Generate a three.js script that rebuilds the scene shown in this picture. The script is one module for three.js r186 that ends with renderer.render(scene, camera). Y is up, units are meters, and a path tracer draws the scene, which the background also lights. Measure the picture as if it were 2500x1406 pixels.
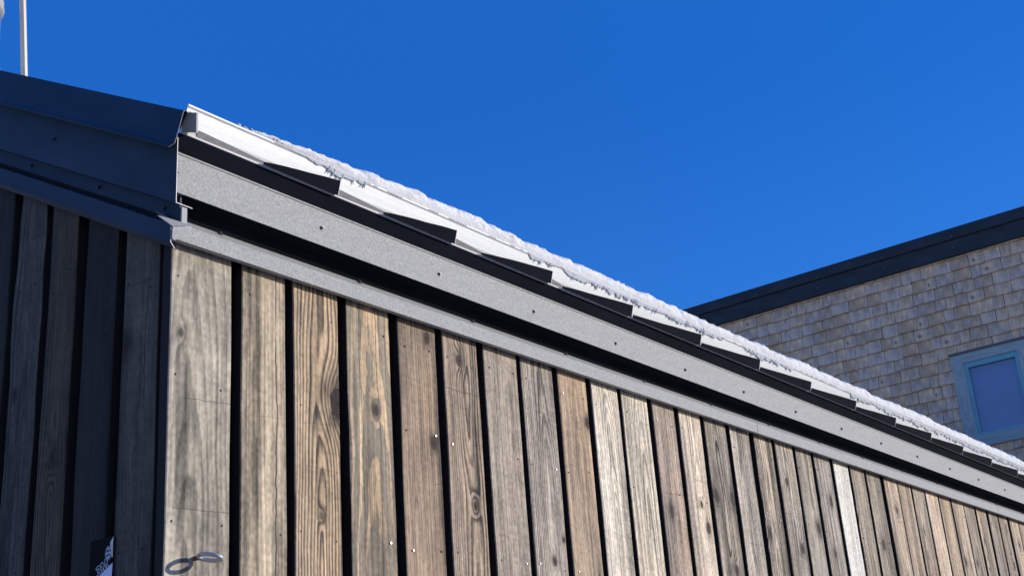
import * as THREE from 'three';
import { mergeGeometries } from 'three/addons/utils/BufferGeometryUtils.js';

// ---------------------------------------------------------------- camera, sky, sun, exposure
const scene = new THREE.Scene();
const camera = new THREE.PerspectiveCamera(25.55, 1024 / 575, 0.1, 400);
const YAW = 0.9351, PITCH = 0.36497, ROLL = -0.07522;
camera.position.set(-1.6805, 1.6, 2.2);
camera.lookAt(-1.6805 + Math.sin(YAW) * Math.cos(PITCH), 1.6 + Math.sin(PITCH), 2.2 - Math.cos(YAW) * Math.cos(PITCH));
camera.rotateZ(ROLL);

const SUN_EL = 13 * Math.PI / 180, SUN_AZ = 39 * Math.PI / 180;   // azimuth from +z towards +x
const sunDir = new THREE.Vector3(Math.cos(SUN_EL) * Math.sin(SUN_AZ), Math.sin(SUN_EL), Math.cos(SUN_EL) * Math.cos(SUN_AZ));
const sun = new THREE.DirectionalLight(new THREE.Color().setRGB(1, 0.955, 0.885), 4.4);
sun.position.copy(sunDir).multiplyScalar(40);
sun.castShadow = true;
sun.shadow.mapSize.set(4096, 4096);
Object.assign(sun.shadow.camera, { left: -14, right: 14, top: 12, bottom: -12, near: 1, far: 120 });
scene.add(sun); scene.add(sun.target);

const smooth = (a, b, x) => { const t = Math.min(1, Math.max(0, (x - a) / (b - a))); return t * t * (3 - 2 * t); };
const mix = (a, b, t) => a + (b - a) * t;
{ // clear winter sky, deeper blue high up and at right angles to the sun
  const w = 512, h = 256, d = new Float32Array(w * h * 4), v = new THREE.Vector3();
  const hor = [1.10, 1.06, 1.02], haze = [0.36, 0.50, 0.80], low = [0.032, 0.205, 0.74], mid = [0.0135, 0.142, 0.60], top = [0.008, 0.085, 0.40];
  for (let j = 0; j < h; j++) for (let i = 0; i < w; i++) {
    const el = ((j + 0.5) / h - 0.5) * Math.PI, az = ((i + 0.5) / w - 0.5) * 2 * Math.PI;
    v.set(Math.cos(el) * Math.cos(az), Math.sin(el), Math.cos(el) * Math.sin(az));
    const e = Math.max(0, el) * 180 / Math.PI, g = v.dot(sunDir), ph = 0.94 + 0.5 * g * g + 0.1 * Math.pow(Math.max(0, g), 14);
    const o = (j * w + i) * 4;
    for (let c = 0; c < 3; c++) {
      let x = mix(hor[c], haze[c], smooth(0, 8, e)); x = mix(x, low[c], smooth(5, 17, e)); x = mix(x, mid[c], smooth(14, 31, e)); x = mix(x, top[c], smooth(32, 80, e));
      d[o + c] = x * ph;
    }
    d[o + 3] = 1;
  }
  const t = new THREE.DataTexture(d, w, h, THREE.RGBAFormat, THREE.FloatType);
  t.mapping = THREE.EquirectangularReflectionMapping; t.magFilter = t.minFilter = THREE.LinearFilter; t.wrapS = THREE.RepeatWrapping; t.needsUpdate = true;
  scene.background = t; scene.environment = t;
}
const renderer = new THREE.WebGLRenderer({ antialias: true });
renderer.setSize(1024, 575);
renderer.toneMapping = THREE.LinearToneMapping;
renderer.toneMappingExposure = 1;
renderer.shadowMap.enabled = true;

// ---------------------------------------------------------------- helpers
let seed = 7;
const rnd = (a = 0, b = 1) => { seed = (seed * 1664525 + 1013904223) >>> 0; return a + (b - a) * seed / 4294967296; };
const PERM = new Float32Array(65536); for (let i = 0; i < 65536; i++) PERM[i] = rnd(-1, 1);
function N(x, y, s = 0) {            // smooth value noise, -1..1
  const xi = Math.floor(x), yi = Math.floor(y), fx = x - xi, fy = y - yi, ux = fx * fx * (3 - 2 * fx), uy = fy * fy * (3 - 2 * fy);
  const k = (a, b) => PERM[((xi + a) * 157 + (yi + b) * 7919 + s * 3571) & 65535];
  return (k(0, 0) * (1 - ux) + k(1, 0) * ux) * (1 - uy) + (k(0, 1) * (1 - ux) + k(1, 1) * ux) * uy;
}
const fbm = (x, y, s = 0, o = 4) => { let a = 0, m = 0.5; for (let i = 0; i < o; i++) { a += m * N(x, y, s + i * 11); x *= 2.03; y *= 2.03; m *= 0.5; } return a; };

function texture(w, h, fn, srgb = true) {
  const d = new Uint8Array(w * h * 4);
  for (let j = 0; j < h; j++) for (let i = 0; i < w; i++) {
    const c = fn(i, j), o = (j * w + i) * 4;
    d[o] = Math.max(0, Math.min(255, c[0])); d[o + 1] = Math.max(0, Math.min(255, c[1])); d[o + 2] = Math.max(0, Math.min(255, c[2])); d[o + 3] = 255;
  }
  const t = new THREE.DataTexture(d, w, h); t.wrapS = t.wrapT = THREE.RepeatWrapping; t.magFilter = THREE.LinearFilter; t.minFilter = THREE.LinearMipmapLinearFilter; t.generateMipmaps = true;
  if (srgb) t.colorSpace = THREE.SRGBColorSpace; t.needsUpdate = true; return t;
}
const names = {};
function numbered(n) { names[n] = (names[n] ?? -1) + 1; return names[n] ? n + '_' + String(names[n]).padStart(3, '0') : n; }
function thing(name, label, category, x = 0, y = 0, z = 0) {
  const g = new THREE.Group(); g.name = numbered(name); g.position.set(x, y, z); g.userData = { label, category }; scene.add(g); return g;
}
function part(name, geo, mat, parent) {
  const m = new THREE.Mesh(geo, mat); m.name = name; m.castShadow = m.receiveShadow = true; parent.add(m); return m;
}
function tri(list, uv) { const g = new THREE.BufferGeometry(); g.setAttribute('position', new THREE.Float32BufferAttribute(list, 3)); g.setAttribute('uv', new THREE.Float32BufferAttribute(uv, 2)); g.computeVertexNormals(); return g; }
// prism between two mapped copies of one closed outline; uv in metres
function prism(poly, A, B, cuts = 1) {
  const P = [], U = [];
  const at = (p, t) => { const a = A(p[0], p[1]), b = B(p[0], p[1]); return [mix(a[0], b[0], t), mix(a[1], b[1], t), mix(a[2], b[2], t)]; };
  const a0 = A(poly[0][0], poly[0][1]), b0 = B(poly[0][0], poly[0][1]), len = Math.hypot(a0[0] - b0[0], a0[1] - b0[1], a0[2] - b0[2]);
  let s = 0;
  for (let i = 0; i < poly.length; i++) {
    const p = poly[i], q = poly[(i + 1) % poly.length], l = Math.hypot(p[0] - q[0], p[1] - q[1]);
    for (let k = 0; k < cuts; k++) {
      const t = k / cuts, t2 = (k + 1) / cuts, v = [at(p, t), at(q, t), at(q, t2), at(p, t2)], uv = [[t * len, s], [t * len, s + l], [t2 * len, s + l], [t2 * len, s]];
      for (const n of [0, 1, 2, 0, 2, 3]) { P.push(...v[n]); U.push(...uv[n]); }
    }
    s += l;
  }
  const f = THREE.ShapeUtils.triangulateShape(poly.map(p => new THREE.Vector2(p[0], p[1])), []);
  for (const [t, r] of [[0, 1], [1, 0]]) for (const n of f) for (const i of r ? n : [...n].reverse()) { P.push(...at(poly[i], t)); U.push(poly[i][0], poly[i][1]); }
  return tri(P, U);
}
// thickens an open polyline into a closed sheet outline
function sheet(pts, t) {
  const n = pts.length, off = [];
  for (let i = 0; i < n; i++) {
    let nx = 0, ny = 0, k = 0; const seg = [];
    for (const [a, b] of [[i - 1, i], [i, i + 1]]) if (a >= 0 && b < n) { const dx = pts[b][0] - pts[a][0], dy = pts[b][1] - pts[a][1], l = Math.hypot(dx, dy); seg.push([-dy / l, dx / l]); k++; }
    for (const q of seg) { nx += q[0]; ny += q[1]; }
    const l2 = Math.hypot(nx, ny) || 1; nx /= l2; ny /= l2; const c = Math.max(0.4, nx * seg[0][0] + ny * seg[0][1]);
    off.push([pts[i][0] + nx * t / c, pts[i][1] + ny * t / c]);
  }
  return [...pts, ...off.reverse()];
}
const alongX = (poly, x0, x1, cuts = 1) => prism(poly, (y, z) => [x0, y, z], (y, z) => [x1, y, z], cuts);      // outline in (y, z)
function box(w, h, d, x, y, z) { const g = new THREE.BoxGeometry(w, h, d); g.translate(x, y, z); return g; }
const std = (o) => new THREE.MeshStandardMaterial({ side: THREE.DoubleSide, ...o });
const phys = (o) => new THREE.MeshPhysicalMaterial({ side: THREE.DoubleSide, ...o });
const rgb = (r, g, b) => new THREE.Color().setRGB(r, g, b);

// ---------------------------------------------------------------- materials
const galvTex = texture(512, 512, (i, j) => {
  const P = 512, w = (x, y, s) => N(x, y, s);
  const a = i + 1.2 * N(i / 5, j / 5, 3), b = j + 1.2 * N(i / 5, j / 5, 5);
  let v = 0.95 * w(a / 2.3, b / 2.3, 1) + 0.5 * w(i / 1.1, j / 1.1, 2) + 0.25 * fbm(i / 90, j / 14, 9, 3);
  const edge = Math.min(1, Math.min(P - i, P - j) / 24); v *= edge;
  const g = 172 + 19 * v; return [g, g * 1.0, g * 0.985];
});
galvTex.repeat.set(1 / 0.58, 1 / 0.58);
const M = {};
M.galv = phys({ map: galvTex, color: rgb(0.80, 0.785, 0.75), roughness: 0.7, metalness: 0.05, specularIntensity: 0.25 });
M.bright = std({ color: rgb(0.70, 0.69, 0.66), roughness: 0.5, metalness: 0.2 });
M.zinc = std({ map: galvTex, color: rgb(0.85, 0.85, 0.85), roughness: 0.75, metalness: 0.2 });
const smudge = texture(512, 128, (i, j) => { const v = 236 + 9 * fbm(i / 70, j / 5, 4, 4) + 5 * N(i / 3, j / 3, 6); return [v, v, v * 0.985]; });
smudge.repeat.set(1 / 1.6, 1 / 0.12);
M.band = std({ map: smudge, color: rgb(0.90, 0.895, 0.87), roughness: 0.42, metalness: 0.3 });
const paintTex = texture(256, 256, (i, j) => { const v = 228 + 30 * fbm(i / 60, j / 24, 31, 5) + 5 * N(i / 1.5, j / 1.5, 8); return [v, v, v]; });
paintTex.repeat.set(1 / 0.8, 1 / 0.8);
M.navy = phys({ map: paintTex, color: rgb(0.036, 0.058, 0.086), roughness: 0.5, specularIntensity: 0.35 });  // gable copy of the dark trim paint, sky-blue shade put into the colour
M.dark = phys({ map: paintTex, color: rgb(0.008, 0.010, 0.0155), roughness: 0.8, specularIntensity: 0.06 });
M.edge = std({ color: rgb(0.55, 0.50, 0.46), roughness: 0.6, metalness: 0.2 });
M.felt = std({ color: rgb(0.006, 0.006, 0.007), roughness: 1 });
M.screw = std({ color: rgb(0.10, 0.10, 0.10), roughness: 0.38, metalness: 0.5 });
M.screwDark = std({ color: rgb(0.025, 0.04, 0.07), roughness: 0.45 });
M.nail = std({ color: rgb(0.42, 0.40, 0.36), roughness: 0.35, metalness: 0.5 });
M.rust = std({ color: rgb(0.03, 0.022, 0.02), roughness: 0.8 });
M.roof = std({ map: paintTex, color: rgb(0.05, 0.06, 0.08), roughness: 0.5 });

// ---------------------------------------------------------------- ground
{
  const t = texture(512, 512, (i, j) => { const v = 226 + 22 * fbm(i / 40, j / 40, 41, 5) + 10 * N(i / 2, j / 2, 42); return [v, v * 0.985, v * 0.96]; });
  t.repeat.set(60, 60);
  const g = new THREE.PlaneGeometry(360, 360, 60, 60); g.rotateX(-Math.PI / 2);
  const p = g.attributes.position; for (let i = 0; i < p.count; i++) p.setY(i, 0.12 * (N(p.getX(i) / 9, p.getZ(i) / 9, 43) - 1));
  g.computeVertexNormals();
  const m = new THREE.Mesh(g, std({ map: t, color: rgb(0.50, 0.49, 0.47), roughness: 0.95 })); m.name = 'ground'; m.receiveShadow = true;
  m.userData = { label: 'trodden grey ground around the two buildings', category: 'ground', kind: 'structure' }; scene.add(m);
}

// ---------------------------------------------------------------- the shed
const shed = thing('wooden_shed', 'weathered board-clad shed with galvanised eave trim and dark metal gable trim', 'shed');
const SLOPE = 0.552, X1 = 9.0;

// one sawn board: its own wood, grain and knots
const TW = 128, TH = 960, TL = 1.2;
function woodMaterial(o) {
  const { tone, k = 0.5, rs = 0.007, u0 = 0, d0 = 0.03, sl = 0.02, knots = [], w, s, streak = 1, warm = 0.5, cracks = [], blotch = 1, patch = 0, even = 0 } = o;
  const marks = [0, 1].map(n => [0.25 + 0.95 * Math.abs(N(n * 3.3, 1, s + 40)), 0.10 * N(n * 2.1, 5, s + 41), w * Math.abs(N(n, 7, s + 42)), 0.12 + 0.3 * Math.abs(N(n, 9, s + 43))]);
  const t = texture(TW, TH, (i, j) => {
    const u = (i + 0.5) / TW * w, v = (j + 0.5) / TH * TL;
    let x = u - u0 + 0.004 * N(u * 18, v * 2.5, s), dd = d0 + sl * (v - 0.6) + 0.02 * N(u * 6, v * 1.7, s + 3) + 0.006 * N(u * 22, v * 7, s + 4), core = 0, halo = 0, kr = 0;
    for (const [ku, kv, r, dk = 1] of knots) {
      const a = (u - ku) / r, b = (v - kv) / (r * 1.55), q = a * a + b * b;
      dd += r * 1.9 * Math.exp(-(a * a / 3 + b * b / 5)) ;
      const ql = Math.sqrt(q) + 0.12 * N(u * 90, v * 60, s + 8);
      core = Math.max(core, dk * (1 - smooth(0.75, 1.0, ql))); halo = Math.max(halo, dk * Math.exp(-(q + 0.9 * N(u * 70, v * 18, s + 30)) / 2.1)); if (ql < 1) kr = ql * r;
    }
    const r = Math.hypot(x, dd * 0.9), ph = r / rs + 0.35 * fbm(u * 30, v * 6, s + 5, 3), f = ph - Math.floor(ph);
    const fade = 0.55 + 0.45 * N(Math.floor(ph) * 1.7, v * 1.2, s + 6);
    let late = patch ? 0.5 * smooth(0.88, 0.94, f) : smooth(0.25, 0.8, f) * (1 - smooth(0.86, 1.0, f));
    late *= even ? fade : fade * (0.35 + 0.85 * smooth(-0.35, 0.35, N(u * 11 + 3, v * 0.9, s + 20)));
    const ub = u + 0.12 * (x - (u - u0)) + 0.02 * dd, fib = N(ub * 620, v * 9, s + 9) * 0.7 + N(ub * 1400, v * 30, s + 10) * 0.5 + 1.15 * N(ub * 210, v * 2.6, s + 11) + 0.9 * N(ub * 95, v * 1.3, s + 21) + 0.6 * Math.min(0, N(ub * 330, v * 1.7, s + 28) + 0.25) * 3, saw = N(u * 5, v * 150 + u * 20, s + 12) * smooth(0, 0.5, N(u * 9, v * 3, s + 22)), mot = N(u * 170, v * 110, s + 23);
    const wea = fbm(u * 16, v * 2.2, s + 13, 4), wea2 = fbm(u * 60, v * 16, s + 14, 3), grime = smooth(0.05, 0.5, fbm(u * 26, v * 1.5, s + 15, 3));
    if (i < 4 || i > TW - 5) return [34, 28, 25];  // board sides darkened: shade of the gaps put into the colour
    let L = 1 - k * 1.15 * (late - 0.25) + 0.125 * streak * fib + 0.05 * saw + 0.10 * mot + blotch * (0.26 * wea + 0.15 * wea2) - 0.27 * grime * blotch;
    L *= 1 - 0.62 * Math.min(1, halo * (0.75 + 0.5 * N(u * 60, v * 25, s + 24))) * (1 - 0.5 * core);
    const edge = Math.min(u, w - u); L *= 0.93 + 0.07 * smooth(0, 0.012, edge + 0.004 * wea2);
    const wm = 0.6 * warm * (0.5 + 0.9 * fbm(u * 9, v * 1.6, s + 16, 3) - 0.5 * late * k);
    const lum = (tone[0] + tone[1] + tone[2]) / 3, sat = 0.80;
    let tr = mix(lum, tone[0], sat), tg = mix(lum, tone[1], sat), tb = mix(lum, tone[2], sat);
    if (patch) { const pm = smooth(0.60, 0.66, f + 0.10 * N(u * 150, v * 22, s + 25) + 0.05 * N(u * 500, v * 70, s + 26)) * (1 - smooth(0.90, 0.96, f)) * smooth(-0.25, 0.05, N(u * 7, v * 2, s + 27)); tr = mix(tr, 160, pm); tg = mix(tg, 138, pm); tb = mix(tb, 110, pm); }
    let R = tr * L * (1 + 0.10 * wm), G = tg * L * (1 + 0.005 * wm), B = tb * L * (1 - 0.13 * wm);
    for (const [mv, ms, mu, mk] of marks) { const e = Math.abs(v - mv - ms * (u - mu) - 0.0015 * N(u * 60, 1, s + 44)) / 0.0016; if (e < 1 && (u > mu || mk > 0.4)) { const m = 1 - mk * (1 - e); R *= m; G *= m; B *= m; } }
    if (core > 0) { const rg = (0.72 + 0.28 * Math.sin(kr * 1300)) * (kr < 0.0035 ? 0.5 : 1); const c2 = core * 0.88; R = mix(R, 74 * rg, c2); G = mix(G, 56 * rg, c2); B = mix(B, 42 * rg, c2); }
    for (const [cu, cv0, cv1, cw] of cracks) { const cx = cu + 0.005 * N(v * 5, 3, s + 17) + 0.0016 * N(v * 40, 7, s + 18); if (v > cv0 && v < cv1) { const e = Math.abs(u - cx) / cw; const m = 0.75 * (1 - smooth(0.5, 1.1, e)) * (0.6 + 0.4 * N(v * 14, 1, s)); R *= 1 - m; G *= 1 - m; B *= 1 - m; } }
    return [R * 0.95, G * 0.95, B * 0.95];
  });
  return std({ map: t, bumpMap: t, bumpScale: 0.0020, roughness: 0.88 });
}
function boardGeometry(w, y0, y1a, y1b, t, s, wob = 0.0016, uvY = 1.65) {   // front at z = 0, top cut from y1a (left) to y1b (right)
  const P = [], U = [], n = 26, ch = 0.0022, rows = [];
  for (let k = 0; k <= n; k++) {
    const f = k / n, l = wob * (N(f * 9, 1, s) + 0.6 * N(f * 26, 2, s)), r = w + wob * (N(f * 9, 3, s) + 0.6 * N(f * 26, 4, s)), bow = 0.0012 * N(f * 3, 5, s);
    const yl = mix(y0, y1a, f), yr = mix(y0, y1b, f);
    rows.push([[l, yl, -t], [l, yl, -ch], [l + ch, yl, bow], [w * 0.5, (yl + yr) / 2, bow + 0.0012 * N(s, 9, 2)], [r - ch, yr, bow], [r, yr, -ch], [r, yr, -t]]);
  }
  const uv = (p, e) => [e ? (p[0] < w / 2 ? 0.012 : 0.988) : Math.min(0.955, Math.max(0.045, p[0] / w)), (p[1] - uvY) / TL];
  const quad = (a, b, c, d, e) => { for (const p of [a, b, c, a, c, d]) { P.push(...p); U.push(...uv(p, e)); } };
  for (let k = 0; k < n; k++) for (let i = 0; i < 6; i++) quad(rows[k][i], rows[k][i + 1], rows[k + 1][i + 1], rows[k + 1][i], i === 0 || i === 5);
  const T = rows[n], B = rows[0]; for (let i = 1; i < 6; i++) { quad(T[0], T[i], T[i + 1], T[6]); quad(B[0], B[i + 1], B[i], B[6]); }
  return tri(P, U);
}
const nailGeo = new THREE.CylinderGeometry(0.0029, 0.0032, 0.0024, 10); nailGeo.rotateX(Math.PI / 2);
const holeGeo = new THREE.CylinderGeometry(0.0019, 0.0019, 0.0012, 8); holeGeo.rotateX(Math.PI / 2); holeGeo.scale(1, 1.6, 1);
// eave boards: left edge, width (mm), sRGB tone, and the knots and grain that tell them apart (u, v in metres; v = 0 at y 1.65)
const toneOf = (l, h) => [168 * l, (149 + 2 * h) * l, (124 + 5 * h) * l];
const kn = (x, x0, y, r, d = 1) => [x - x0, y - 1.65, r, d];
const boards = [
  [4, 175, [162, 149, 125], { k: 0.3, streak: 0.45, d0: 0.03, sl: 0.06, u0: 0.06, warm: 0.1, knots: [[0.035, 0.93, 0.008, 0.6]], rs: 0.012 }],
  [211, 140, [172, 153, 122], { k: 0.2, warm: 0.35, cracks: [[0.105, 0.3, 1.2, 0.0020]], blotch: 1.3, rs: 0.014 }],
  [377, 155, [160, 135, 103], { k: 0.95, even: 1, rs: 0.0092, u0: 0.085, d0: 0.012, sl: 0.05, knots: [kn(0.520, 0.377, 2.5, 0.030, 1.35), [0.085, 0.56, 0.008, 0.5]], warm: 0.5, streak: 0.7 }],
  [565, 163, [120, 108, 88], { k: 0.7, rs: 0.024, patch: 1, u0: 0.085, d0: 0.03, sl: 0.10, warm: 0.4, knots: [[0.10, 0.86, 0.012, 0.8]], cracks: [[0.05, 0, 1.2, 0.001], [0.11, 0.1, 1.2, 0.001]] }],
  [762, 156, [132, 113, 92], { k: 0.75, u0: 0.05, d0: 0.012, sl: 0.02, knots: [kn(0.879, 0.762, 2.756, 0.014), kn(0.888, 0.762, 2.455, 0.013)], warm: 0.8 }],
  [948, 155, [146, 126, 103], { k: 0.55, u0: 0.1, knots: [kn(1.018, 0.948, 2.719, 0.013, 0.9), kn(1.053, 0.948, 2.302, 0.010)], warm: 0.75 }],
  [1134, 160, [156, 140, 119], { k: 0.45, u0: 0.12, d0: 0.025, warm: 0.3 }],
  [1317, 164, [162, 147, 127], { k: 0.5, u0: 0.1, d0: 0.02, sl: 0.04, knots: [kn(1.464, 1.317, 2.246, 0.008), kn(1.412, 1.317, 2.178, 0.010)], warm: 0.3 }],
  [1508, 159, [154, 131, 104], { k: 0.7, u0: 0.085, d0: 0.015, sl: 0.05, knots: [kn(1.650, 1.508, 2.64, 0.014)], warm: 1 }],
  [1696, 159, [208, 193, 166], { k: 0.4, u0: 0.08, d0: 0.02, sl: 0.06, blotch: 0.6, warm: 0.3 }],
  [1879, 166, [214, 198, 168], { k: 0.3, u0: 0.1, blotch: 0.6, warm: 0.4 }],
  [2074, 150, [160, 139, 118], { k: 0.5, u0: 0.09, knots: [kn(2.128, 2.074, 2.41, 0.013)], warm: 0.6 }],
  [2255, 156, [196, 176, 148], { k: 0.7, u0: 0.085, d0: 0.012, sl: 0.05, knots: [kn(2.344, 2.255, 2.453, 0.010), kn(2.373, 2.255, 2.371, 0.016)], blotch: 0.7 }],
  [2442, 166, [150, 136, 116], { k: 0.75, u0: 0.08, d0: 0.014, knots: [kn(2.545, 2.442, 2.236, 0.016), kn(2.470, 2.442, 2.50, 0.02), kn(2.585, 2.442, 2.5, 0.02)], blotch: 1.3 }],
  [2641, 156, [176, 162, 140], { k: 0.5, u0: 0.06, warm: 0.3 }],
  [2838, 156, [168, 150, 124], { k: 0.75, u0: 0.07, knots: [[0.03, 0.75, 0.016], [0.10, 0.45, 0.016]], blotch: 1.3 }],
  [3021, 160, [160, 146, 125], { k: 0.5, u0: 0.09, knots: [kn(3.134, 3.021, 2.364, 0.015), [0.06, 0.98, 0.012]] }],
  [3208, 149, [154, 142, 122], { k: 0.6, u0: 0.08, knots: [kn(3.323, 3.208, 2.466, 0.018)] }],
  [3386, 164, [160, 147, 128], { k: 0.5, knots: [[0.07, 0.72, 0.011], [0.11, 0.95, 0.016]] }],
  [3585, 157, [216, 208, 188], { k: 0.16, blotch: 0.35, streak: 0.6, warm: 0.3 }],
  [3766, 153, [152, 138, 117], { k: 0.55, knots: [[0.09, 0.6, 0.012]] }],
  [3948, 160, [146, 133, 113], { k: 0.5, knots: [kn(4.015, 3.948, 2.46, 0.018)] }],
];
for (const x of [4151, 4324, 4505, 4690, 4881, 5070, 5257, 5449, 5650, 5835, 6020, 6205, 6390, 6575, 6760, 6945, 7130, 7315, 7500, 7685, 7870, 8055, 8240, 8425, 8610])
  boards.push([x, [154, 148, 167, 161, 163, 166, 164, 172, 160, 160][boards.length % 10], toneOf(rnd(0.88, 1.04), rnd(-1, 1)), { k: rnd(0.45, 0.8), u0: rnd(0.04, 0.12), d0: rnd(0.01, 0.03), sl: rnd(0.02, 0.05), warm: rnd(0.6, 1.1), knots: rnd() < 0.6 ? [[rnd(0.04, 0.12), rnd(0.6, 1.0), rnd(0.01, 0.018)]] : [] }]);
const boardMats = [];
boards.forEach(([x, w, tone, o], i) => {
  w /= 1000; x /= 1000;
  const mat = i < 32 ? woodMaterial({ tone, w, s: i * 29 + 5, ...o }) : boardMats[22 + (i - 22) % 10];
  boardMats.push(mat);
  const b = part('board', boardGeometry(w, 0.3, 2.818, 2.818, 0.031, i * 7 + 1), mat, shed); b.position.set(x, 0, 0);
  if (i === 0) b.userData.label = 'wide grey corner board';
  if (i === 19) b.userData.label = 'pale new board, far lighter than the boards beside it';
  for (const y of [2.718, 2.468, 2.156]) for (const u of [rnd(0.014, 0.026), w - rnd(0.018, 0.03)]) {
    if (rnd() < 0.22) continue; const hole = rnd() < 0.7, n = part('nail', hole ? holeGeo : nailGeo, hole ? M.rust : M.nail, b);
    n.position.set(u, y + rnd(-0.012, 0.012), hole ? 0.0009 : 0.0018);
  }
});
// gable boards: same weathered wood, shade put into the darker tones, bark-wavy edges
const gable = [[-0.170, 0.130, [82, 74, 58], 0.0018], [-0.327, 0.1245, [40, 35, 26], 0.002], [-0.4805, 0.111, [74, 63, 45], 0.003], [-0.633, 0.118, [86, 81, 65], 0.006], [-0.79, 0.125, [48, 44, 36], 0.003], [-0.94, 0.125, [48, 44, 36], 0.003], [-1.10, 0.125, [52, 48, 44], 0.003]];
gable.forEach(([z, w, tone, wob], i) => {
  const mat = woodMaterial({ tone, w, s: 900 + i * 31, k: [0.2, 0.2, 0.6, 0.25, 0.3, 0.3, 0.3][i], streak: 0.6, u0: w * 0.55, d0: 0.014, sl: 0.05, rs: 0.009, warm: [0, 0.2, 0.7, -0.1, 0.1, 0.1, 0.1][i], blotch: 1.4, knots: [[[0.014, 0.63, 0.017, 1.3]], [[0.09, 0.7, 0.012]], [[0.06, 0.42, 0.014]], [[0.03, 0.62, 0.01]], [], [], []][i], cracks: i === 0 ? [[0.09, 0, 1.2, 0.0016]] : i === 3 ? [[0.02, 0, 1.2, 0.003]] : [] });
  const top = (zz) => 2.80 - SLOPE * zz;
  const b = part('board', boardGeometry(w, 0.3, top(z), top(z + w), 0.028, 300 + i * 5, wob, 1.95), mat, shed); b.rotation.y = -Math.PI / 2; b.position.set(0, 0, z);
  for (const y of [2.66 - SLOPE * z * 0.6, 2.1]) for (const u of [0.02, w - 0.03]) { const n = part('nail', holeGeo, M.rust, b); n.position.set(u, y + rnd(-0.03, 0.03), 0.0012); }
});
// building paper behind the boards, and the body of the shed
part('wall_lining', alongX([[0.2, -0.05], [2.84, -0.05], [2.84, -0.30], [0.2, -0.30]], 0.05, X1 - 0.1), M.felt, shed);
part('gable_lining', prism([[0.034, 0.2], [0.05, 0.2], [0.05, 2.86], [0.034, 2.84]], (x, y) => [x, y, -0.033], (x, y) => [x, y > 1 ? y + SLOPE * 3 : y, -3.03]), M.felt, shed);
{ // roof: both slopes, ridge at z = -3
  const pts = [[3.035, 0.055], [3.035 + SLOPE * 3.05, -3.0], [3.035, -6.1], [2.95, -6.1], [2.93 + SLOPE * 3.05, -3.0], [2.96, 0.0]];
  part('roof', alongX(pts, -0.03, X1), M.roof, shed);
  part('back_wall', alongX([[0.2, -5.9], [3.05, -5.9], [3.05, -6.0], [0.2, -6.0]], 0.05, X1 - 0.1), M.felt, shed);
  part('end_wall', prism([[0, 0.2], [0, 2.9], [-2.95, 4.5], [-5.9, 2.9], [-5.9, 0.2]], (z, y) => [X1 - 0.2, y, z - 0.06], (z, y) => [X1 - 0.1, y, z - 0.06]), M.felt, shed);
}

// ---------------------------------------------------------------- eave trim (outlines in y, z)
const joints = [-0.045, 2.8076, 5.73, X1];
const screwGeo = (() => { const a = new THREE.CylinderGeometry(0.0042, 0.0046, 0.005, 6); a.rotateX(Math.PI / 2); a.translate(0, 0, 0.0035); const b = new THREE.CylinderGeometry(0.0068, 0.0068, 0.0016, 14); b.rotateX(Math.PI / 2); b.translate(0, 0, 0.0008); return mergeGeometries([a, b]); })();
for (let i = 0; i < 3; i++) {
  const a = joints[i] + (i ? 0.0025 : 0), b = joints[i + 1], dz = i * 0.0014;
  const up = part('fascia_panel', alongX(sheet([[2.899, 0.006], [2.893, 0.048 - dz], [2.9905, 0.048 - dz], [2.9905, 0.0505 - dz], [2.9945, 0.0512 - dz], [2.9965, 0.046], [2.9985, 0.04]], -0.0012), a, b, 6), M.galv, shed);
  for (let s = 0; s < 22; s++) { const x = -0.021 + 0.4555 * s + (s % 3 - 1) * 0.004; if (x > a + 0.01 && x < b - 0.01) { const m = part('screw', screwGeo, M.screw, up); m.position.set(x, 2.944 - 0.014 * smooth(0, 2, x) + 0.008 * smooth(3.2, 5, x), 0.0485 - dz); m.rotation.z = rnd(0, 3); } }
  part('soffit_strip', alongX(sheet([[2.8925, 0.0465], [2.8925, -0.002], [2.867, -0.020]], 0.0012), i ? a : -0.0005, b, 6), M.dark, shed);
  const lo = part('lower_fascia_panel', alongX(sheet([[2.866, -0.019], [2.8285, 0.0288], [2.8265, 0.0305], [2.7865, 0.0302], [2.7860, 0.0165]], 0.0012), i === 0 ? -0.028 : a + 0.011, i < 2 ? b + 0.0105 : b, 6), M.galv, shed);
  for (let s = 0; s < 22; s++) { const x = 0.145 + 0.4755 * s; if (x > a + 0.03 && x < b - 0.01) { const m = part('screw', screwGeo, M.screw, lo); m.position.set(x, 2.855, -0.004); m.rotation.set(-0.5, 0, rnd(0, 3)); } }
}
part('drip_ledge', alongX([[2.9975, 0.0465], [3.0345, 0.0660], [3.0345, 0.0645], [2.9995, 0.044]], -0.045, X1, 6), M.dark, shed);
part('ledge_edge', alongX([[3.0350, 0.0655], [3.0350, 0.0690], [3.0382, 0.0702], [3.0382, 0.0660]], -0.03, X1, 6), M.edge, shed);
// bright flashing along the eave, leaning outwards to a rolled lip
const fl = part('eave_flashing', alongX(sheet([[3.0385, 0.068], [3.052, 0.0765], [3.070, 0.085], [3.0895, 0.0940], [3.0915, 0.0968]], 0.0012), -0.036, X1, 6), M.band, shed);
{
  const c = []; for (let k = 0; k < 9; k++) { const a = k / 9 * Math.PI * 2; c.push([3.0945 + 0.0036 * Math.sin(a), 0.0968 + 0.0036 * Math.cos(a)]); }
  part('rolled_lip', alongX(c, -0.037, X1, 6), M.bright, fl);
}
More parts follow.
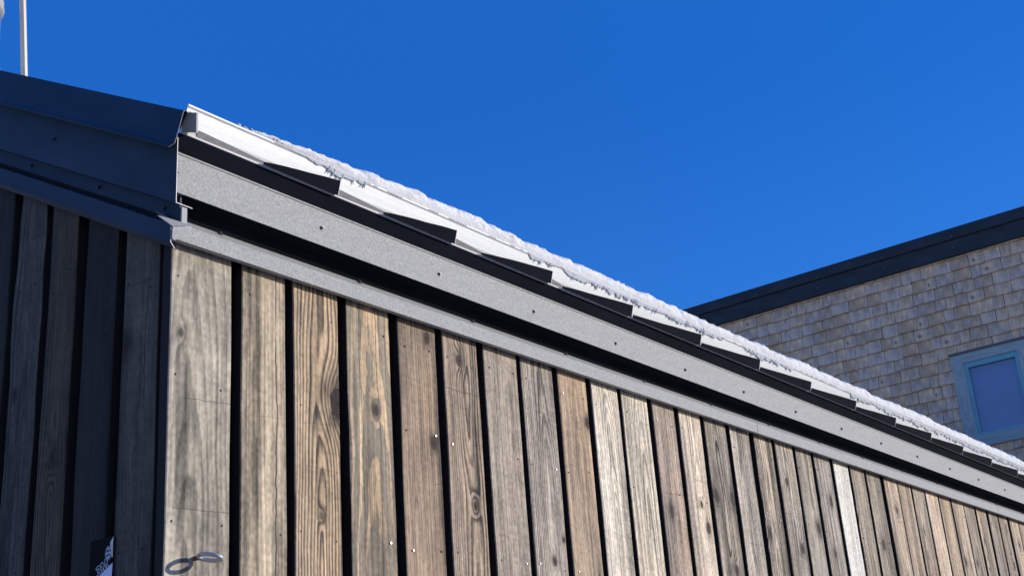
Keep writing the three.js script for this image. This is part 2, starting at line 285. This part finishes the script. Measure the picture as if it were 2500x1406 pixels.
// each bay: a dark tapering flap added for the reflection in the curved metal, with its cut end, and a grey return to its left
const lean = (y) => 0.068 + 0.5 * (y - 3.0385);
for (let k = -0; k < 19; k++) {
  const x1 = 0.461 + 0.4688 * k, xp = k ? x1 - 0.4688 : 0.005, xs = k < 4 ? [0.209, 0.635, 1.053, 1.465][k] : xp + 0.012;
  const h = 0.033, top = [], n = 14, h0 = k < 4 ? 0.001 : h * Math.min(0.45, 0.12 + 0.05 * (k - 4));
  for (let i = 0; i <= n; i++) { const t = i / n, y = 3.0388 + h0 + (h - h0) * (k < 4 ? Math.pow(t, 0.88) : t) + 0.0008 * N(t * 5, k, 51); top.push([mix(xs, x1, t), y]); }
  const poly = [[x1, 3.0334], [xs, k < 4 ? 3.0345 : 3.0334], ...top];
  const f = part('reflection_flap', prism(poly, (x, y) => [x, y, lean(y) + 0.0135 - 0.2 * (y - 3.0388)], (x, y) => [x, y, lean(y) + 0.0115 - 0.2 * (y - 3.0388)]), M.dark, fl);
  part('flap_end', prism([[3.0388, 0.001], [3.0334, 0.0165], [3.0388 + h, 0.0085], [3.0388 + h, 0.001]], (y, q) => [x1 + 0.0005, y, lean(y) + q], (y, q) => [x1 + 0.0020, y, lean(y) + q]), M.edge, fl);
  if (xs - xp > 0.02) part('flashing_return', prism([[0, 0], [0.0115, 0.0135], [0.0125, 0.006]], (y, z) => [xp + 0.004, 3.0388 + y, 0.0695 + z], (y, z) => [xs + 0.035, 3.0388 + 0.45 * y, 0.0690 + 0.45 * z], 2), M.zinc, fl);
}

// ---------------------------------------------------------------- gable trim: outlines in (x, y offset), swept up the rake
const rake = (poly, y, z, back = -3.0) => prism(poly, (x, q) => [x, y + q, z], (x, q) => [x, y + q + SLOPE * (z - back), back], 4);
const cap = part('rake_cap', rake(sheet([[-0.040, 0.006], [-0.060, 0.002], [-0.063, -0.002], [-0.0805, -0.074], [-0.086, -0.092], [-0.098, -0.1035], [-0.1, -0.105]], 0.0014), 3.0626, 0.1135), M.navy, shed);
const rf = part('rake_fascia', rake(sheet([[-0.05, 0.165], [-0.05, 0.0], [-0.012, -0.001]], 0.0014), 2.8475, 0.0785), M.navy, shed);
const rr = part('rake_recess', rake([[-0.006, -0.03], [-0.006, 0.10], [-0.001, 0.10], [-0.001, -0.03]], 2.85, 0.0370), M.navy, shed);
part('end_closure', prism([[0.03, 2.99], [0.070, 3.03], [0.104, 3.062], [0.104, 3.072], [0.03, 3.066]], (z, y) => [-0.049, y, z], (z, y) => [-0.044, y, z]), M.dark, shed);
part('rake_shadow_strip', rake([[-0.0085, -0.045], [-0.0085, -0.019], [-0.006, -0.019], [-0.006, -0.045]], 2.85, 0.0365), M.felt, shed);  // black strip painting the shadow line above the lower rake trim
const rl = part('lower_rake_fascia', rake(sheet([[-0.008, 0.050], [-0.03, 0.0445], [-0.03, 0.0], [-0.0185, -0.0135]], 0.0014), 2.7712, 0.0365), M.navy, shed);
for (const [z, y] of [[-0.4219, 3.1966], [-1.0, 3.515], [-1.55, 3.82]]) { const m = part('screw', screwGeo, M.screwDark, rf); m.position.set(-0.0505, y, z); m.rotation.y = -Math.PI / 2; m.rotation.x = z; }
for (const [z, y] of [[-0.019, 2.880], [-0.281, 3.0263], [-0.5907, 3.1984], [-0.88, 3.355]]) { const m = part('screw', screwGeo, M.screwDark, rr); m.position.set(-0.0065, y, z); m.rotation.y = -Math.PI / 2; }
// bare cut edges at the eave end of the gable trim
const endOf = (pts, y, z, o = 0) => prism(sheet(pts, 0.0018), (x, q) => [x, y + q, z + 0.0003 + o], (x, q) => [x, y + q, z + 0.0012 + o]);
part('cut_edge', endOf([[-0.05, 0.165], [-0.05, 0.0], [-0.004, -0.001]], 2.8475, 0.0785), M.edge, rf);
part('cut_edge', endOf([[-0.03, 0.0445], [-0.03, 0.0], [-0.0185, -0.0135]], 2.7712, 0.0365), M.edge, rl);
part('cut_edge', endOf([[-0.060, 0.002], [-0.063, -0.002], [-0.0805, -0.074], [-0.086, -0.092]], 3.0626, 0.1135), M.screwDark, cap);
// galvanised folded pieces at the corner
{
  const c = part('corner_bracket', (() => { const g = new THREE.BoxGeometry(0.031, 0.046, 0.016, 1, 1, 1); g.rotateX(0.5); g.rotateZ(-0.12); g.rotateY(-0.9); return g; })(), M.zinc, shed); c.position.set(-0.022, 3.0575, 0.0895);
  const tab = prism([[-0.034, 2.8025], [0.013, 2.817], [0.0255, 2.8035], [0.020, 2.797], [-0.022, 2.776], [-0.0295, 2.779]], (x, y) => [x, y, 0.040 + 0.35 * (y - 2.776)], (x, y) => [x, y, 0.0415 + 0.35 * (y - 2.776)]);
  part('bent_tab', tab, M.zinc, shed);
  const ret = tri([-0.060, 2.832, 0.024, -0.0345, 2.8035, 0.0495, 0.013, 2.8185, 0.0545, -0.060, 2.832, 0.024, 0.013, 2.8185, 0.0545, -0.004, 2.826, 0.040], [0, 0, 1, 0, 1, 1, 0, 0, 1, 1, 0, 1]);
  part('tab_return', mergeGeometries([ret, ret.clone().translate(0, 0.0015, 0)]), M.zinc, shed);
  part('corner_post', box(0.015, 0.045, 0.006, 0.0035, 2.842, 0.0395), M.zinc, shed);
}

// ---------------------------------------------------------------- snow on the roof and ice along the lip
{
  const nx = 2600, X0 = 0.10, P = [], I = [], U = [], prof = 15;
  for (let i = 0; i <= nx; i++) {
    const x = X0 + (X1 - X0) * i / nx, a = smooth(0.11, 0.26, x);
    const hgt = Math.pow(Math.min(1, Math.max(0, (x - 0.115) / 0.66)), 0.6) * (0.042 + 0.006 * smooth(1.5, 5, x)) * (1 + 0.10 * N(x * 3, 1, 61) + 0.07 * N(x * 11, 2, 61)), H = Math.max(0.002, hgt);
    const lip = [3.0982 + 0.004 * smooth(1, 6, x), 0.0945];
    for (let j = 0; j < prof; j++) {
      const t = j / (prof - 1); let y, z;
      if (t < 0.55) { const q = t / 0.55; y = lip[0] + H * (0.02 + 0.93 * q); z = lip[1] + 0.006 * Math.sin(q * Math.PI) * (0.5 + a) - 0.004 * q; }
      else { const q = (t - 0.55) / 0.45; const e = q * q; y = lip[0] + H * (0.95 + 0.1 * Math.sin(Math.min(1, q * 3) * 1.57)) + SLOPE * 0.9 * 0.45 * e; z = lip[1] - 0.004 - 0.008 * q - 0.45 * e; }
      const am = a * Math.min(1, t * 5) * (t < 0.85 ? 1 : 0.2);
      const d = 0.0030 * N(x * 26, t * 5, 62) + 0.0021 * N(x * 58, t * 9, 63) + 0.0012 * N(x * 120, t * 14, 64);
      P.push(x + am * 0.002 * N(x * 120, t * 9, 66), y + am * d * 1.0, z + am * d * 1.1); U.push(x, t * 0.2);
    }
  }
  for (let i = 0; i < nx; i++) for (let j = 0; j < prof - 1; j++) { const a = i * prof + j, b = a + prof; I.push(a, b, a + 1, b, b + 1, a + 1); }
  const g = new THREE.BufferGeometry(); g.setAttribute('position', new THREE.Float32BufferAttribute(P, 3)); g.setAttribute('uv', new THREE.Float32BufferAttribute(U, 2)); g.setIndex(I); g.computeVertexNormals();
  const grain = texture(256, 256, (i, j) => { const v = 128 + 40 * N(i / 1.6, j / 1.6, 71) + 50 * N(i / 5, j / 5, 72); return [v, v, v]; }, false); grain.repeat.set(1 / 0.35, 1 / 0.35);
  const snowMat = std({ color: rgb(0.66, 0.65, 0.63), roughness: 0.95, bumpMap: grain, bumpScale: 0.0018 });
  const s = thing('roof_snow', 'crusty white snow strip lying on the shed roof above the eave flashing', 'snow');
  part('snow_slab', g, snowMat, s);
  const cl = []; for (let k = 0; k < 18; k++) { const x = rnd(0.10, 0.34), c = new THREE.IcosahedronGeometry(rnd(0.0012, 0.0042), 1); c.scale(1, rnd(0.7, 1.1), 1); c.translate(x, 3.0985 + rnd(0, 0.003) + 0.006 * smooth(0.1, 0.3, x) * rnd(), 0.0965 + rnd(-0.002, 0.003)); cl.push(c); }
  const cm = part('snow_crumbs', mergeGeometries(cl), snowMat, s); cm.userData.kind = 'stuff';

  // ice fringe: ragged translucent ribbon with teeth
  const teeth = [], ice = phys({ color: rgb(0.72, 0.74, 0.76), roughness: 0.25, transmission: 0.35, thickness: 0, ior: 1.31 });
  const on = (x) => smooth(-0.15, 0.12, N(x * 3.1, 4, 81) + 0.35 * N(x * 9, 5, 81) + 0.22);
  const Q = [], V = [];
  const at = (x) => { const c = Math.min(1, on(x) + 0.12) * smooth(0.14, 0.5, x), l = c * (0.005 + 0.011 * Math.abs(N(x * 22, 6, 82)) + 0.006 * Math.abs(N(x * 48, 7, 83))); return l; };
  for (let i = 0; i < 2600; i++) {
    const x = 0.14 + (X1 - 0.14) * i / 2600, x2 = 0.14 + (X1 - 0.14) * (i + 1) / 2600, l = at(x), l2 = at(x2); if (l + l2 < 0.003) continue;
    const zz = (L) => 0.1012 - 0.35 * L, a = [x, 3.0945, zz(0) + 0.001], b = [x2, 3.0945, zz(0) + 0.001], c = [x2, 3.0945 - l2, zz(l2)], d = [x, 3.0945 - l, zz(l)], th = 0.0035;
    const bk = (p) => [p[0], p[1], p[2] - th];
    for (const q of [[a, d, c, b], [bk(a), bk(b), bk(c), bk(d)], [d, bk(d), bk(c), c]]) for (const n of [0, 1, 2, 0, 2, 3]) { Q.push(...q[n]); V.push(q[n][0], q[n][1]); }
  }
  const ribbon = tri(Q, V).deleteAttribute('uv');
  for (let k = 0; k < 340; k++) {
    const x = rnd(0.3, X1 - 0.05), l = at(x); if (l < 0.006) continue;
    const c = new THREE.ConeGeometry(rnd(0.0032, 0.0068), rnd(0.012, 0.024), 7, 1).toNonIndexed(); c.deleteAttribute('uv'); c.rotateX(Math.PI + 0.25); c.rotateZ(rnd(-0.3, 0.3)); c.translate(x, 3.0945 - l * 0.75 - 0.004, 0.0985 - 0.35 * l); teeth.push(c);
  }
  const im = new THREE.Mesh(mergeGeometries([ribbon, ...teeth]), ice); im.name = 'ice_fringe'; im.castShadow = im.receiveShadow = true;
  im.userData = { label: 'ragged fringe of small icicles hanging from the flashing lip below the snow', category: 'icicles', kind: 'stuff' }; scene.add(im);
}

// ---------------------------------------------------------------- eye bolt on the corner board
{
  const steel = std({ color: rgb(0.42, 0.42, 0.42), roughness: 0.45, metalness: 0.5 }), rust = std({ color: rgb(0.16, 0.09, 0.05), roughness: 0.75, metalness: 0.2 });
  const e = thing('eye_bolt', 'bent steel eye bolt screwed into the wide corner board', 'eye bolt', 0.0855, 2.0785, 0.0);
  const c = []; // shank, then an oval eye drooping slightly
  c.push(new THREE.Vector3(0, 0, -0.02), new THREE.Vector3(0, 0, 0.006), new THREE.Vector3(0, -0.001, 0.020));
  part('shank', new THREE.TubeGeometry(new THREE.CatmullRomCurve3(c), 20, 0.0052, 10), rust, e);
  const r = []; for (let k = 0; k <= 30; k++) { const a = -Math.PI / 2 + 0.06 + k / 30 * (Math.PI * 2 - 0.22); r.push(new THREE.Vector3(0.0165 * Math.cos(a), -0.005 - 0.0035 * Math.sin(a) - 0.0055 * Math.cos(a), 0.050 + 0.032 * Math.sin(a))); }
  part('eye', new THREE.TubeGeometry(new THREE.CatmullRomCurve3(r), 70, 0.0047, 12), steel, e);
}

// ---------------------------------------------------------------- torn sticker on the gable boards
{
  const cv = document.createElement('canvas'); cv.width = 256; cv.height = 384; const c = cv.getContext('2d');
  c.fillStyle = '#101113'; c.fillRect(0, 0, 256, 384);
  c.fillStyle = '#d6dcea'; c.beginPath(); c.moveTo(96, 384); c.lineTo(96, 250); c.lineTo(256, 176); c.lineTo(256, 384); c.fill();
  c.fillStyle = '#d8d2c4'; c.beginPath(); c.moveTo(222, 40); c.lineTo(256, 4); c.lineTo(256, 140); c.lineTo(244, 140); c.fill();
  c.strokeStyle = '#dfe4ee'; c.fillStyle = '#030407'; c.lineWidth = 8; c.font = 'bold 92px sans-serif';
  c.save(); c.translate(98, 250); c.rotate(-0.42); c.strokeText('3M', 0, 0); c.fillText('3M', 0, 0); c.restore();
  c.fillStyle = '#c6cad4'; c.beginPath(); c.ellipse(204, 108, 38, 48, 0, 0, 7); c.fill();
  c.strokeStyle = '#16181e'; c.lineWidth = 5; c.beginPath(); c.ellipse(204, 108, 33, 42, 0, 0, 7); c.stroke();
  c.lineWidth = 9; for (const y of [94, 122]) { c.beginPath(); c.moveTo(182, y + 7); c.lineTo(193, y - 7); c.lineTo(203, y + 5); c.lineTo(213, y - 8); c.lineTo(228, y); c.stroke(); }
  const t = new THREE.CanvasTexture(cv); t.colorSpace = THREE.SRGBColorSpace;
  const s = thing('torn_sticker', 'torn black and white sticker stuck low on the shaded gable boards', 'sticker', -0.003, 2.03, -0.163);
  const g = new THREE.PlaneGeometry(0.085, 0.128, 6, 6); const p = g.attributes.position;
  for (let i = 0; i < p.count; i++) { const u = p.getX(i) / 0.085 + 0.5; p.setZ(i, 0.001 + 0.0015 * u * u + 0.0006 * N(i, 2, 91)); }
  g.translate(-0.0425, 0.052, 0); g.computeVertexNormals();
  part('print', g, phys({ map: t, roughness: 0.8, specularIntensity: 0.2 }), s).rotation.y = -Math.PI / 2;
}

// ---------------------------------------------------------------- flue and strut on the roof
{
  const steel = std({ color: rgb(0.62, 0.66, 0.70), roughness: 0.28, metalness: 0.9 });
  const f = thing('chimney_flue', 'round steel chimney flue rising behind the gable trim at the left edge', 'flue', 0.302, 3.85, -1.565);
  part('pipe', new THREE.CylinderGeometry(0.1, 0.1, 1.5, 48, 1, false).translate(0, 0.75, 0), steel, f);
  const lathe = (pts) => new THREE.LatheGeometry(pts.map(([r, y]) => new THREE.Vector2(r, y)), 48);
  part('joint_band', lathe([[0.100, 0.425], [0.107, 0.43], [0.109, 0.44], [0.107, 0.45], [0.104, 0.46], [0.106, 0.47], [0.100, 0.476]]), M.zinc, f);
  part('storm_collar', lathe([[0.1005, 0.235], [0.104, 0.23], [0.112, 0.19], [0.113, 0.186], [0.101, 0.226]]), M.bright, f);
  const p = thing('wooden_strut', 'thin pale grey wooden strut leaning beside the chimney flue', 'strut', 0.505, 3.86, -1.5);
  const wt = texture(64, 512, (i, j) => { const v = 200 + 24 * fbm(i / 20, j / 60, 95, 4) + 10 * N(i / 1.5, j / 20, 96); return [v, v * 0.965, v * 0.91]; });
  const g = new THREE.BoxGeometry(0.020, 1.7, 0.016); g.translate(0, 0.85, 0);
  const m = part('pole', g, std({ map: wt, roughness: 0.85 }), p); m.rotation.set(0, 0.55, 0); p.rotation.z = 0.096;
}

// ---------------------------------------------------------------- shingled building behind
{
  const D = 10.7, K = 1.159, Y = (y) => 1.6 + (y - 1.6) * K, Z = (z) => 2.2 + (z - 2.2) * K, Z0 = -9, Z1 = 1.6;   // measured on x = 9, set back to x = D
  const b = thing('shingled_building', 'building clad in grey wooden shingles with dark roof trim, behind the shed', 'building', D, 0, 0);
  part('wall', box(6, 6.15, Z1 - Z0, 3.02, 3.075, (Z0 + Z1) / 2), std({ color: rgb(0.05, 0.045, 0.045), roughness: 1 }), b);
  const trim = phys({ map: paintTex, color: rgb(0.042, 0.060, 0.070), roughness: 0.5, specularIntensity: 0.4 });
  const alongZ = (pts) => prism(pts, (x, y) => [x, y, Z0], (x, y) => [x, y, Z1], 1);
  const yT = 6.462, yM = 6.345, yB = 6.175;
  const up = part('roof_trim', alongZ([[-0.085, yM], [-0.085, yT - 0.004], [-0.080, yT], [1.5, yT + 0.03], [1.5, yT - 0.1], [-0.045, yM]]), trim, b);
  part('roof_trim', alongZ([[-0.045, yB], [-0.060, yB + 0.004], [-0.060, yM + 0.01], [-0.0595, yM + 0.012], [0.02, yM + 0.01], [0.02, yB]]), trim, b);
  const dot = std({ color: rgb(0.16, 0.19, 0.22), roughness: 0.5 });
  for (let k = 0; k < 9; k++) for (const [y, x] of [[yM + 0.03, -0.0855], [yM - 0.085, -0.0605]]) { const m = part('screw', screwGeo, dot, up); m.position.set(x, y, -0.55 - k * 0.74 - (x < -0.07 ? 0 : 0.02)); m.rotation.y = -Math.PI / 2; }
  // window
  const wz0 = Z(-1.0504), wz1 = Z(-0.388), wy0 = Y(3.866), wy1 = Y(4.674);
  const win = new THREE.Group(); win.name = 'window'; b.add(win);
  const teal = std({ map: paintTex, color: rgb(0.44, 0.58, 0.56), roughness: 0.6 }), blue = std({ map: paintTex, color: rgb(0.22, 0.58, 0.68), roughness: 0.5 });
  const iz0 = Z(-0.948), iz1 = Z(-0.4907), iy0 = Y(3.9626), iy1 = Y(4.5936);
  const rectFrame = (a0, a1, b0, b1, c0, c1, d0, d1, x0, x1) => mergeGeometries([box(x1 - x0, b1 - d1, a1 - a0, (x0 + x1) / 2, (b1 + d1) / 2, (a0 + a1) / 2), box(x1 - x0, d0 - b0, a1 - a0, (x0 + x1) / 2, (b0 + d0) / 2, (a0 + a1) / 2), box(x1 - x0, d1 - d0, c0 - a0, (x0 + x1) / 2, (d0 + d1) / 2, (a0 + c0) / 2), box(x1 - x0, d1 - d0, a1 - c1, (x0 + x1) / 2, (d0 + d1) / 2, (c1 + a1) / 2)]);
  part('casing', rectFrame(wz0, wz1, wy0, wy1, iz0, iz1, iy0, iy1, -0.045, 0.02), teal, win);
  const pz0 = Z(-0.918), pz1 = Z(-0.522), py0 = Y(3.983), py1 = Y(4.549);
  part('sash', rectFrame(iz0, iz1, iy0, iy1, pz0, pz1, py0, py1, -0.030, 0.019), blue, win);
  part('pane', box(0.004, py1 - py0, pz1 - pz0, -0.002, (py0 + py1) / 2, (pz0 + pz1) / 2), new THREE.MeshPhysicalMaterial({ color: rgb(0.9, 0.93, 0.97), roughness: 0.03, transmission: 1, thickness: 0, ior: 1.5 }), win);
  const bl = texture(64, 256, (i, j) => { const v = 1 + 0.025 * (j % 12 < 2 ? -1 : 0.3) + 0.03 * fbm(i / 20, j / 30, 97, 3); return [150 * v, 164 * v, 190 * v]; });
  part('blind', box(0.004, py1 - py0 + 0.01, pz1 - pz0 + 0.01, 0.016, (py0 + py1) / 2, (pz0 + pz1) / 2), std({ map: bl, roughness: 0.8 }), win);
  part('drip_cap', prism([[-0.058, wy1], [-0.058, wy1 + 0.022], [0.01, wy1 + 0.034], [0.01, wy1]], (x, y) => [x, y, wz0 - 0.006], (x, y) => [x, y, wz1 + 0.006]), std({ color: rgb(0.14, 0.12, 0.12), roughness: 0.8 }), win);
  // shingles, one by one where the photo shows them
  const sh = [0, 1, 2, 3, 4, 5, 6, 7, 8].map(v => { const t = texture(96, 96, (i, j) => {
    const s = 400 + v * 17, u = i / 96, w = j / 96, kx = [0.3, 0.7, 0.5][v % 3], ky = [0.35, 0.6, 0.25][(v * 2) % 3], q = Math.hypot((u - kx) * 6, (w - ky) * 5), has = v === 0 || v === 5;
    const flow = u * 24 + 1.2 * N(u * 3, w * 2, s) + (has ? 2.5 * Math.exp(-q * q) : 0);
    let L = 1 + 0.05 * N(flow, w * 2, s + 1) + 0.20 * fbm(u * 3, w * 1.6, s + 2, 4) - 0.36 * smooth(0.66, 1, w) * (0.6 + 0.6 * N(u * 5, 1, s)) - 0.10 * smooth(0.1, 0.0, w) + 0.03 * N(i / 1.3, j / 6, s + 4);  // upper exposure darkened for butt shadow as well as weather stain
    if (has) L *= 1 - (v ? 0.22 : 0.5) * Math.exp(-q * q * 5);
    const wm = 0.10 * fbm(u * 2.5, w * 2.5, s + 5, 3) + [0, 0.03, -0.03][v % 3] + 0.10 + 0.10 * smooth(0.6, 1, w);
    const base = [184, 176, 192, 168, 182, 188, 172, 197, 179][v];
    return [1.15 * base * L * (1 + 0.5 * wm), 1.06 * base * L, 0.97 * base * L * (1 - 0.9 * wm)];
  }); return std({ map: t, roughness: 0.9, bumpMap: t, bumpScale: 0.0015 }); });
  const pitch = 0.1085 * K, geos = new Map(), clip = [];
  const geoOf = (w) => { const key = Math.round(w * 100); if (!geos.has(key)) { const W = key / 100, g = prism([[-0.021, 0], [-0.0215, 0.003], [-0.004, 0.16], [0.003, 0.16], [0.003, 0]], (x, y) => [x, y, 0.0024], (x, y) => [x, y, W - 0.0024]);
    const p = g.attributes.position, uv = g.attributes.uv; for (let i = 0; i < p.count; i++) uv.setXY(i, p.getZ(i) / W, Math.min(1, p.getY(i) / pitch)); geos.set(key, g); } return geos.get(key); };
  const rest = [];
  const put = (w, y, z, jitter) => {
    const edge = -4.07 + (6.21 - y) / 2.15 * 3.02 - 0.24;                         // left of this the shed hides the wall
    const g = geoOf(w), x = jitter ? rnd(-0.002, 0.002) : 0, yy = y + (jitter ? rnd(-0.006, 0.005) : 0), mat = sh[Math.floor(rnd(0, 9))], tilt = jitter ? rnd(-0.022, 0.022) : 0;
    if (y > 4.0 && z > edge && z < -0.3) { const s = part('shingle', g, mat, b); s.position.set(x, yy, z); s.rotation.x = tilt; }
    else rest.push(g.clone().translate(x, yy, z));
  };
  for (let k = 2; ; k--) {
    const y = Y(5.4245) + pitch * k; if (y < 0.1) break;
    let z = Z1 - rnd(0, 0.1);
    while (z > Z0 + 0.25) {
      const w = Math.round(rnd(0.09, 0.21) * 100) / 100; z -= w;
      if (z < wz1 && z + w > wz0 && y > wy0 - 0.03 && y < wy1 - pitch * 0.9) {            // butt against the window casing
        if (z + w > wz1 + 0.03) { const q = Math.floor((z + w - wz1) * 100) / 100; put(q, y, z + w - q, false); }
        if (z < wz0 - 0.03) put(Math.floor((wz0 - z) * 100) / 100, y, z, false);
      } else put(w, y, z, true);
    }
  }
  const field = part('shingle_field', mergeGeometries(rest), sh[4], b); field.userData.kind = 'stuff';
  let cnt = 0; b.traverse(o => { if (o.name === 'shingle') cnt++; }); console.log('shingles', cnt);
}
renderer.render(scene, camera);
